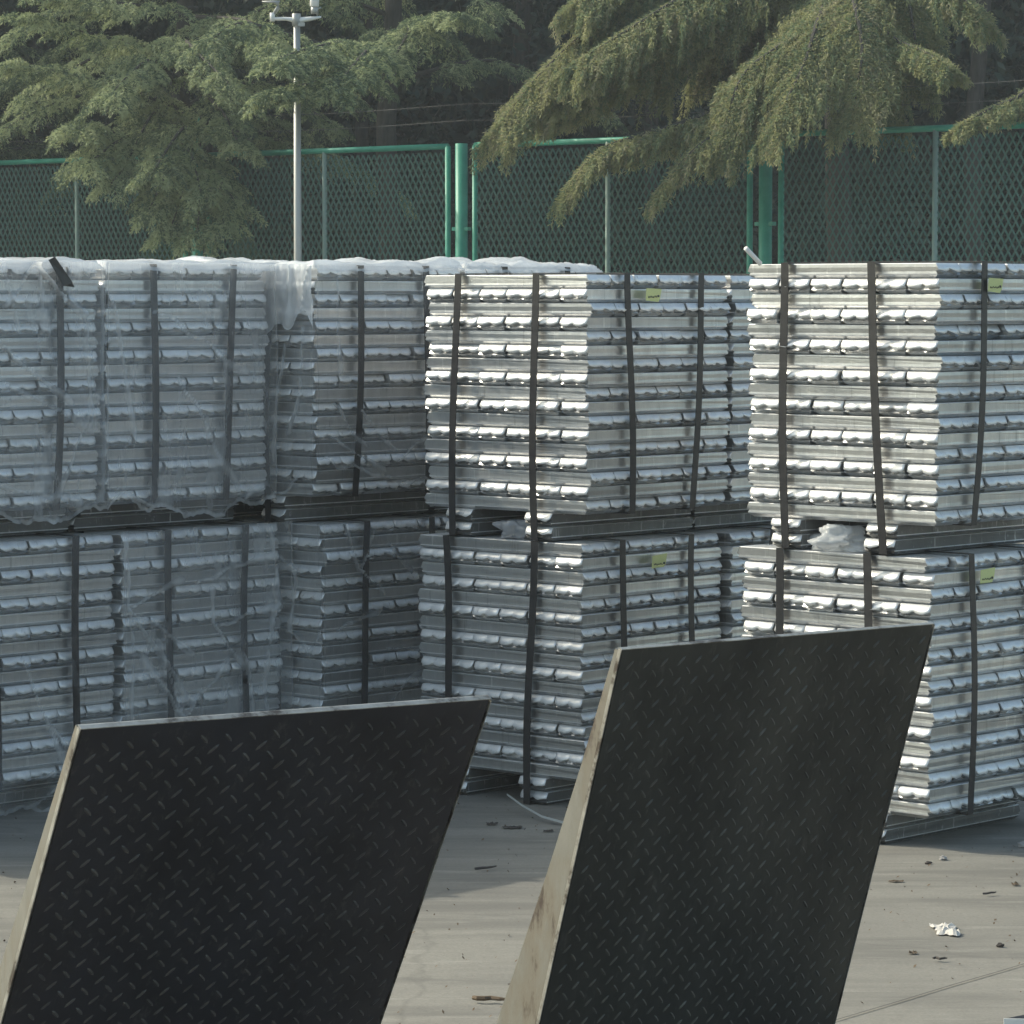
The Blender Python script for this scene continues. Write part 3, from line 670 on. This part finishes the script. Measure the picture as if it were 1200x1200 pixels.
def spray(P, D, S, out, dens=1.0):
    """flat conifer spray: spine arcs out then droops, side fingers both sides"""
    D = unit(D); side = unit(np.cross(D, [0, 0, 1.0])); up_ = np.array([0, 0, 1.0])
    def sp(t): return P + D * S * t + up_ * S * (.22 * t - .60 * t * t)
    out.append(strand(sp(0), sp(1.0), 0, int(60 * dens), .042, .010, .6))
    for t in np.linspace(.10, .95, 8):
        for sg in (-1, 1):
            L = S * (.60 - .38 * t) * rng.uniform(.75, 1.2)
            q = sp(t) + side * sg * L * .75 + D * L * .6 - up_ * L * .10
            out.append(strand(sp(t), q, L * .55, int(52 * dens * max(.4, L / .25)), .038, .010, .55))
def limb_path(pts, n_=24):
    pts = [np.array(p) for p in pts]; seg = len(pts) - 1; out = []
    for i in range(n_ + 1):
        f = i / n_ * seg; k = min(int(f), seg - 1); t = f - k
        p_ = [pts[max(k - 1, 0)], pts[k], pts[k + 1], pts[min(k + 2, seg)]]
        out.append(.5 * ((2 * p_[1]) + (-p_[0] + p_[2]) * t + (2 * p_[0] - 5 * p_[1] + 4 * p_[2] - p_[3]) * t * t + (-p_[0] + 3 * p_[1] - 3 * p_[2] + p_[3]) * t ** 3))
    return np.array(out)
def midx_of(n_, probs, block=40):
    b_ = rng.choice(len(probs), size=n_ // block + 1, p=probs); return np.repeat(b_, block)[:n_]
def tree_obj(name, base, label, h, r0, lean=(0, 0), group=None):
    t = empty(name, (base[0], base[1], 0)); tag(t, label, 'tree', group)
    pts = [(lean[0] * (k / 8) ** 1.3 + .05 * math.sin(k * 1.7), lean[1] * k / 8, h * k / 8) for k in range(9)]
    MB().tube(pts, [r0 * (1.25 if k == 0 else 1 - .095 * k) for k in range(9)], 12).build('trunk', M_BARK, t, True)
    return t, pts
def fir(base, label, h, z0, reach, specs=(), dens=1.0, nl=40, mats=None, probs=(.75, .25), seed=0, S=.45, group=None):
    global rng
    rng = np.random.default_rng(seed)
    t, tp = tree_obj('conifer', base, label, h, .13, group=group); out = []; wood = MB(); B = np.array([base[0], base[1], 0.0])
    paths = []
    for k in range(nl):
        f = k / nl; z = z0 + (h - z0) * f ** 1.1; az = k * 2.4 + rng.uniform(-.3, .3)
        L = reach * (1 - .75 * f) * rng.uniform(.75, 1.1); D = np.array([math.cos(az), math.sin(az), 0])
        s = np.array([0, 0, z]); paths.append(([s, s + D * L * .5 + [0, 0, .10 * L], s + D * L + [0, 0, -.12 * L]], 1.0, S))
    for pl, dn, SS in specs: paths.append(([np.array(p) - B for p in pl], dn, SS))
    for pl, dn, SS in paths:
        n_ = max(8, int(sum(np.linalg.norm(np.array(pl[i + 1]) - np.array(pl[i])) for i in range(len(pl) - 1)) / .11))
        pp = limb_path(pl, n_); wood.tube(pp, np.linspace(.028, .006, len(pp)), 6)
        for i in range(1, len(pp)):
            f = i / len(pp)
            if f < .18: continue
            d = unit(pp[i] - pp[i - 1]); side = unit(np.cross(d, [0, 0, 1.0])) * (1 if i % 2 else -1)
            spray(pp[i], d * .75 + side * (1.0 - .6 * f) + [0, 0, rng.uniform(-.15, .25)], SS * rng.uniform(.7, 1.15) * (1.05 - .35 * f), out, dens * dn)
    Q = np.concatenate(out); wood.build('limbs', M_BARK, t)
    o = quads('foliage', Q, None, t, mats=mats or [M_FIR, M_FIR2], midx=midx_of(len(Q), probs)); return t
def weeping(base, label, h, limbs, seed, dens=1.0):
    global rng
    rng = np.random.default_rng(seed)
    t, tp = tree_obj('weeping_cedar', base, label, h, .14); out = []; wood = MB(); B = np.array([base[0], base[1], 0.0])
    for pl, hang, width, dn in limbs:
        pl = [np.array(p) - B for p in pl]; L = sum(np.linalg.norm(pl[i + 1] - pl[i]) for i in range(len(pl) - 1))
        n_ = max(10, int(L / .045)); pp = limb_path(pl, n_); wood.tube(pp[::2], np.linspace(.028, .005, len(pp[::2])), 6)
        for i in range(2, len(pp)):
            f = i / len(pp); d = unit(pp[min(i + 1, n_)] - pp[i - 1]); side = unit(np.cross(d, [0, 0, 1.0]))
            for rep in range(4):
                sg = rng.uniform(-1, 1); L1 = width * (1 - .55 * f) * abs(sg)
                q = pp[i] + side * np.sign(sg) * L1 + d * L1 * .9 + np.array([0, 0, -.25 * L1])
                out.append(strand(pp[i], q, L1 * .3, int(48 * dens * dn * (L1 + .1) / .3), .044, .0105))
                # hanging strands
                for m_ in range(4):
                    a = pp[i] + (q - pp[i]) * rng.uniform(0, 1); hl = hang * rng.uniform(.25, 1.0) * (1 - .5 * f)
                    sway = np.array([rng.normal() * .10, rng.normal() * .08, 0]) + d * [1, 1, 0] * .28
                    e = a + sway * hl + np.array([0, 0, -hl])
                    out.append(strand(a, e, 0, int(84 * dens * dn * hl / .35), .040, .0105, .75))
    Q = np.concatenate(out); wood.build('limbs', M_BARK, t)
    quads('foliage', Q, None, t, mats=[M_CED, M_CED2, M_CED3], midx=midx_of(len(Q), (.50, .34, .16), 60)); return t
def pt(x, y, Y): return tuple(at(x, y, Y))
# left conifer
fir((at(215, 200, 33.0).x, 33.0), 'pale sage conifer with layered sprays hanging over the fence at the left', 8.5, 2.9, 2.2,
    [([pt(230, 60, 32.6), pt(150, 50, 31.6), pt(40, 20, 31)], 1.2, .5), ([pt(220, 130, 32.6), pt(120, 95, 31.4), pt(20, 75, 31)], 1.2, .5),
     ([pt(210, 150, 32.4), pt(150, 160, 31.2), pt(105, 190, 30.5)], 1.3, .5), ([pt(220, 120, 32), pt(180, 70, 31), pt(130, 110, 30.3)], 1.3, .5),
     ([pt(230, 170, 32), pt(215, 150, 31), pt(180, 200, 30.2)], 1.2, .45), ([pt(230, 60, 32), pt(220, 50, 31), pt(270, 100, 30.2)], 1.3, .45),
     ([pt(230, 10, 32.3), pt(150, 5, 31.4), pt(60, -10, 31)], 1.2, .5), ([pt(230, 100, 32.3), pt(260, 130, 31.2), pt(280, 170, 30.4)], 1.0, .4),
     ([pt(210, 180, 32), pt(120, 150, 31.2), pt(95, 150, 30.6)], 1.2, .45), ([pt(230, 20, 32), pt(290, 25, 31.2), pt(320, 50, 30.6)], 1.2, .4),
     ([pt(225, 210, 32), pt(215, 225, 30.9), pt(200, 268, 30.2)], 1.1, .40), ([pt(225, 215, 32), pt(232, 225, 30.9), pt(232, 272, 30.1)], 1.1, .40), ([pt(225, 205, 32), pt(255, 215, 30.9), pt(262, 262, 30.2)], 1.0, .38),
     ([pt(225, 190, 32), pt(240, 190, 31), pt(275, 235, 30.4)], 1.0, .38), ([pt(220, 200, 32), pt(200, 200, 31), pt(175, 245, 30.2)], 1.1, .38),
     ([pt(220, 180, 32), pt(225, 180, 31), pt(235, 225, 30.2)], 1.0, .38), ([pt(215, 190, 32), pt(160, 190, 31), pt(130, 215, 30.4)], 1.0, .35)],
    dens=1.05, nl=42, seed=11, probs=(.68, .32))
# conifer behind the pole
fir((at(458, 150, 32.0).x, 32.0), 'dark conifer right of the pole with pale drooping sprays reaching in front of it', 8.5, 3.6, 1.8,
    [([pt(455, 60, 30), pt(400, 50, 27.6), pt(325, 68, 25.9)], 1.6, .36), ([pt(440, 90, 29), pt(390, 92, 27), pt(322, 108, 25.8)], 1.6, .34), ([pt(440, 70, 30), pt(430, 60, 27.4), pt(395, 100, 26.2)], 1.5, .34),
     ([pt(460, 70, 31), pt(500, 25, 29.5), pt(545, 18, 28.6)], 1.4, .36), ([pt(470, 40, 30.5), pt(480, 35, 29.4), pt(460, 70, 28.8)], 1.2, .36), ([pt(400, 60, 30), pt(290, 28, 29), pt(250, 45, 28.5)], 1.2, .36)],
    dens=.9, nl=26, seed=12, mats=[M_FIR, M_FIR2], probs=(.45, .55), S=.4)
# far left small conifer
fir((at(-60, 200, 34.0).x, 34.0), 'green conifer at the left edge behind the fence', 8.0, 2.9, 1.9, [], dens=.8, nl=32, seed=13, probs=(.3, .7))
# weeping cedar
weeping((at(985, 100, 30.5).x, 30.5), 'large weeping cedar with olive and browned hanging strands draped over the fence', 9.5, [
    ([pt(985, -170, 29.8), pt(830, -60, 28.6), pt(715, 15, 27.9), pt(635, 85, 27.6), pt(592, 140, 27.4)], .55, .55, 1.2),
    ([pt(985, -110, 29.5), pt(860, -40, 28.2), pt(760, 20, 27.4), pt(680, 70, 27.0)], .55, .50, 1.0),
    ([pt(985, -60, 29.5), pt(900, -20, 28.5), pt(830, 10, 28.0), pt(790, 40, 27.8)], .40, .45, .7),
    ([pt(1000, -40, 29.0), pt(930, 40, 27.2), pt(870, 90, 26.7), pt(845, 170, 26.5)], .50, .40, 1.1),
    ([pt(1000, 20, 28.6), pt(880, 110, 27.2), pt(780, 150, 26.9), pt(705, 175, 26.7), pt(662, 225, 26.6)], .35, .34, .7),
    ([pt(1000, 60, 28.4), pt(890, 130, 27.0), pt(820, 170, 26.6), pt(770, 225, 26.5)], .30, .30, .6),
    ([pt(985, -40, 29.0), pt(960, 20, 27.0), pt(940, 80, 26.4), pt(905, 150, 26.2)], .45, .45, 1.0),
    ([pt(985, -60, 29.0), pt(1000, 0, 27.0), pt(1010, 60, 26.4), pt(1000, 130, 26.2)], .40, .45, .9),
    ([pt(985, -20, 29.0), pt(1040, 40, 27.0), pt(1085, 62, 26.3), pt(1112, 80, 26.0)], .22, .30, 1.2),
    ([pt(985, -110, 29.0), pt(1060, -60, 27.5), pt(1120, -10, 26.8), pt(1150, 20, 26.6)], .35, .40, .8),
    ([pt(1260, 60, 27.0), pt(1200, 110, 26.2), pt(1160, 128, 25.8), pt(1122, 150, 25.6)], .18, .24, 1.3),
    ([pt(985, -200, 29.8), pt(930, -120, 28.6), pt(880, -50, 28.0), pt(850, 20, 27.8)], .50, .55, .8),
    ([pt(985, -150, 30), pt(860, -30, 29), pt(760, 60, 28.4), pt(640, 120, 28.2)], .55, .6, 1.0),
    ([pt(985, -80, 30), pt(940, 0, 29), pt(900, 70, 28.4), pt(850, 120, 28.2)], .5, .6, 1.0),
    ([pt(985, -30, 30), pt(1010, 30, 29), pt(1020, 80, 28.4), pt(1040, 130, 28.2)], .45, .5, 1.0),
    ([pt(985, -250, 30), pt(800, -120, 28.6), pt(730, -50, 28), pt(680, 0, 27.6)], .5, .5, 1.0),
    ([pt(985, -190, 30), pt(850, -90, 29), pt(760, -10, 28.2), pt(720, 60, 28)], .6, .6, 1.0),
    ([pt(985, -130, 29.6), pt(850, -10, 28.4), pt(750, 60, 27.8), pt(655, 120, 27.5)], .5, .5, 1.2),
    ([pt(985, -120, 30), pt(880, -60, 29), pt(820, 0, 28.2), pt(780, 80, 28)], .6, .6, 1.0),
    ([pt(985, -120, 30), pt(900, -40, 29.4), pt(870, 30, 28.9), pt(840, 70, 28.7)], .6, .6, 1.0),
    ([pt(985, -120, 30), pt(1050, -40, 28.5), pt(1070, 30, 27.8), pt(1075, 90, 27.6)], .45, .5, 1.0)], 21, 1.0)
rng = np.random.default_rng(5)
# shrub at the fence foot
def shrub(px, py, Y, rad, n_, label, mats, seed):
    r_ = np.random.default_rng(seed); c_ = at(px, py, Y); t = empty('shrub', (c_.x, Y, 0)); tag(t, label, 'shrub')
    z = c_.z; MB().tube([(0, 0, 0), (.03, 0, z * .5), (0, 0, z)], [.03, .02, .008], 6).build('stem', M_BARK, t)
    d = unit(r_.normal(size=(n_, 3))); rr = r_.uniform(.2, 1, n_)[:, None] ** .5 * rad * (1 + .4 * np.sin(d[:, :1] * 5 + seed)); p = d * rr * [1, 1, .7] + [0, 0, z]
    quads('foliage', needles(p, unit(d + [0, 0, .2] + r_.normal(size=(n_, 3)) * .5), r_.uniform(.05, .11, n_), r_.uniform(.02, .035, n_)), mats, t)
shrub(207, 300, 32.4, .22, 1500, 'small fresh green shrub behind the fence, above the wrapped left stack', M_SHRUB, 1)
shrub(290, 312, 32.2, .25, 1200, 'low dull green shrub behind the fence, just left of the pole', M_FIR2, 2)
# bare saplings below the left conifer
for k, (px, Y) in enumerate(((225, 32.2), (236, 32.6), (250, 32.0))):
    a = at(px, 300, Y); o = MB().tube([(a.x, Y, 0), (a.x + .02, Y, 1.2), (a.x - .01, Y, 3.2)], [.024, .02, .012], 7).build('sapling_stem', M_BARK, None, True)
    tag(o, ('leftmost', 'middle', 'rightmost')[k] + ' of three thin bare sapling stems behind the fence under the pale conifer', 'sapling', 'thin bare sapling stems under the pale conifer')
# dark woodland behind everything
def woodland(name, n_, box, size, mats, probs, seed, label):
    r_ = np.random.default_rng(seed); (x0, x1), (y0, y1), (z0, z1) = box
    nc = n_ // 60; cc = np.stack([r_.uniform(x0, x1, nc), r_.uniform(y0, y1, nc), r_.uniform(z0, z1, nc)], 1)
    p = np.repeat(cc, 60, 0) + r_.normal(size=(nc * 60, 3)) * [.35, .35, .28]; n2 = len(p)
    d = unit(r_.normal(size=(n2, 3)) + [0, -.2, -.3]); s = unit(np.cross(d, r_.normal(size=(n2, 3)))); ln = r_.uniform(*size, n2)[:, None]; wd = ln * r_.uniform(.3, .5, (n2, 1))
    Q = np.stack([p, p + d * ln * .45 + s * wd / 2, p + d * ln, p + d * ln * .45 - s * wd / 2], 1)
    mi = np.repeat(r_.choice(len(mats), size=nc, p=probs), 60)
    o = quads(name, Q, None, None, mats=mats, midx=mi); tag(o, label, 'woodland', kind='stuff')
woodland('woodland', 170000, ((-16, 13), (34.5, 39), (.0, 6.8)), (.09, .2), [M_WOOD, M_WOOD2], (.8, .2), 3, 'dense dark mixed woodland filling the space behind the fence')
woodland('woodland_far', 150000, ((-20, 16), (38, 46), (.0, 13)), (.5, .9), [M_WOOD], (1.,), 4, 'tall dark woodland mass rising behind the nearer trees')
for k, (px, Y, r_) in enumerate(((30, 36, .12), (420, 35.5, .1), (600, 36, .14), (760, 35, .1), (1140, 34.5, .12))):
    a = at(px, 100, Y); t, _ = tree_obj('bare_trunk', (a.x, Y), ('dark trunk behind the fence at the far left', 'dark trunk behind the fence right of the pole', 'dark trunk behind the fence above the tripled green posts', 'dark trunk behind the fence under the weeping cedar', 'dark trunk behind the fence at the far right')[k], 9, r_, (random.uniform(-.4, .4), 0))

# ------------------------------------------------------------------ haze
hb = MB().box((0, 0, 6.5), (530, 530, 17)).build('haze', None); tag(hb, 'thin pale haze hanging over the whole yard', 'haze', kind='stuff')
hm = bpy.data.materials.new('thin_haze'); hm.use_nodes = True; t = hm.node_tree; t.nodes.clear()
vp = N(t, 'ShaderNodeVolumePrincipled'); vp.inputs['Density'].default_value = .0019; vp.inputs['Color'].default_value = (.9, .95, 1, 1)
out = N(t, 'ShaderNodeOutputMaterial'); t.links.new(vp.outputs[0], out.inputs['Volume']); hb.data.materials.append(hm)
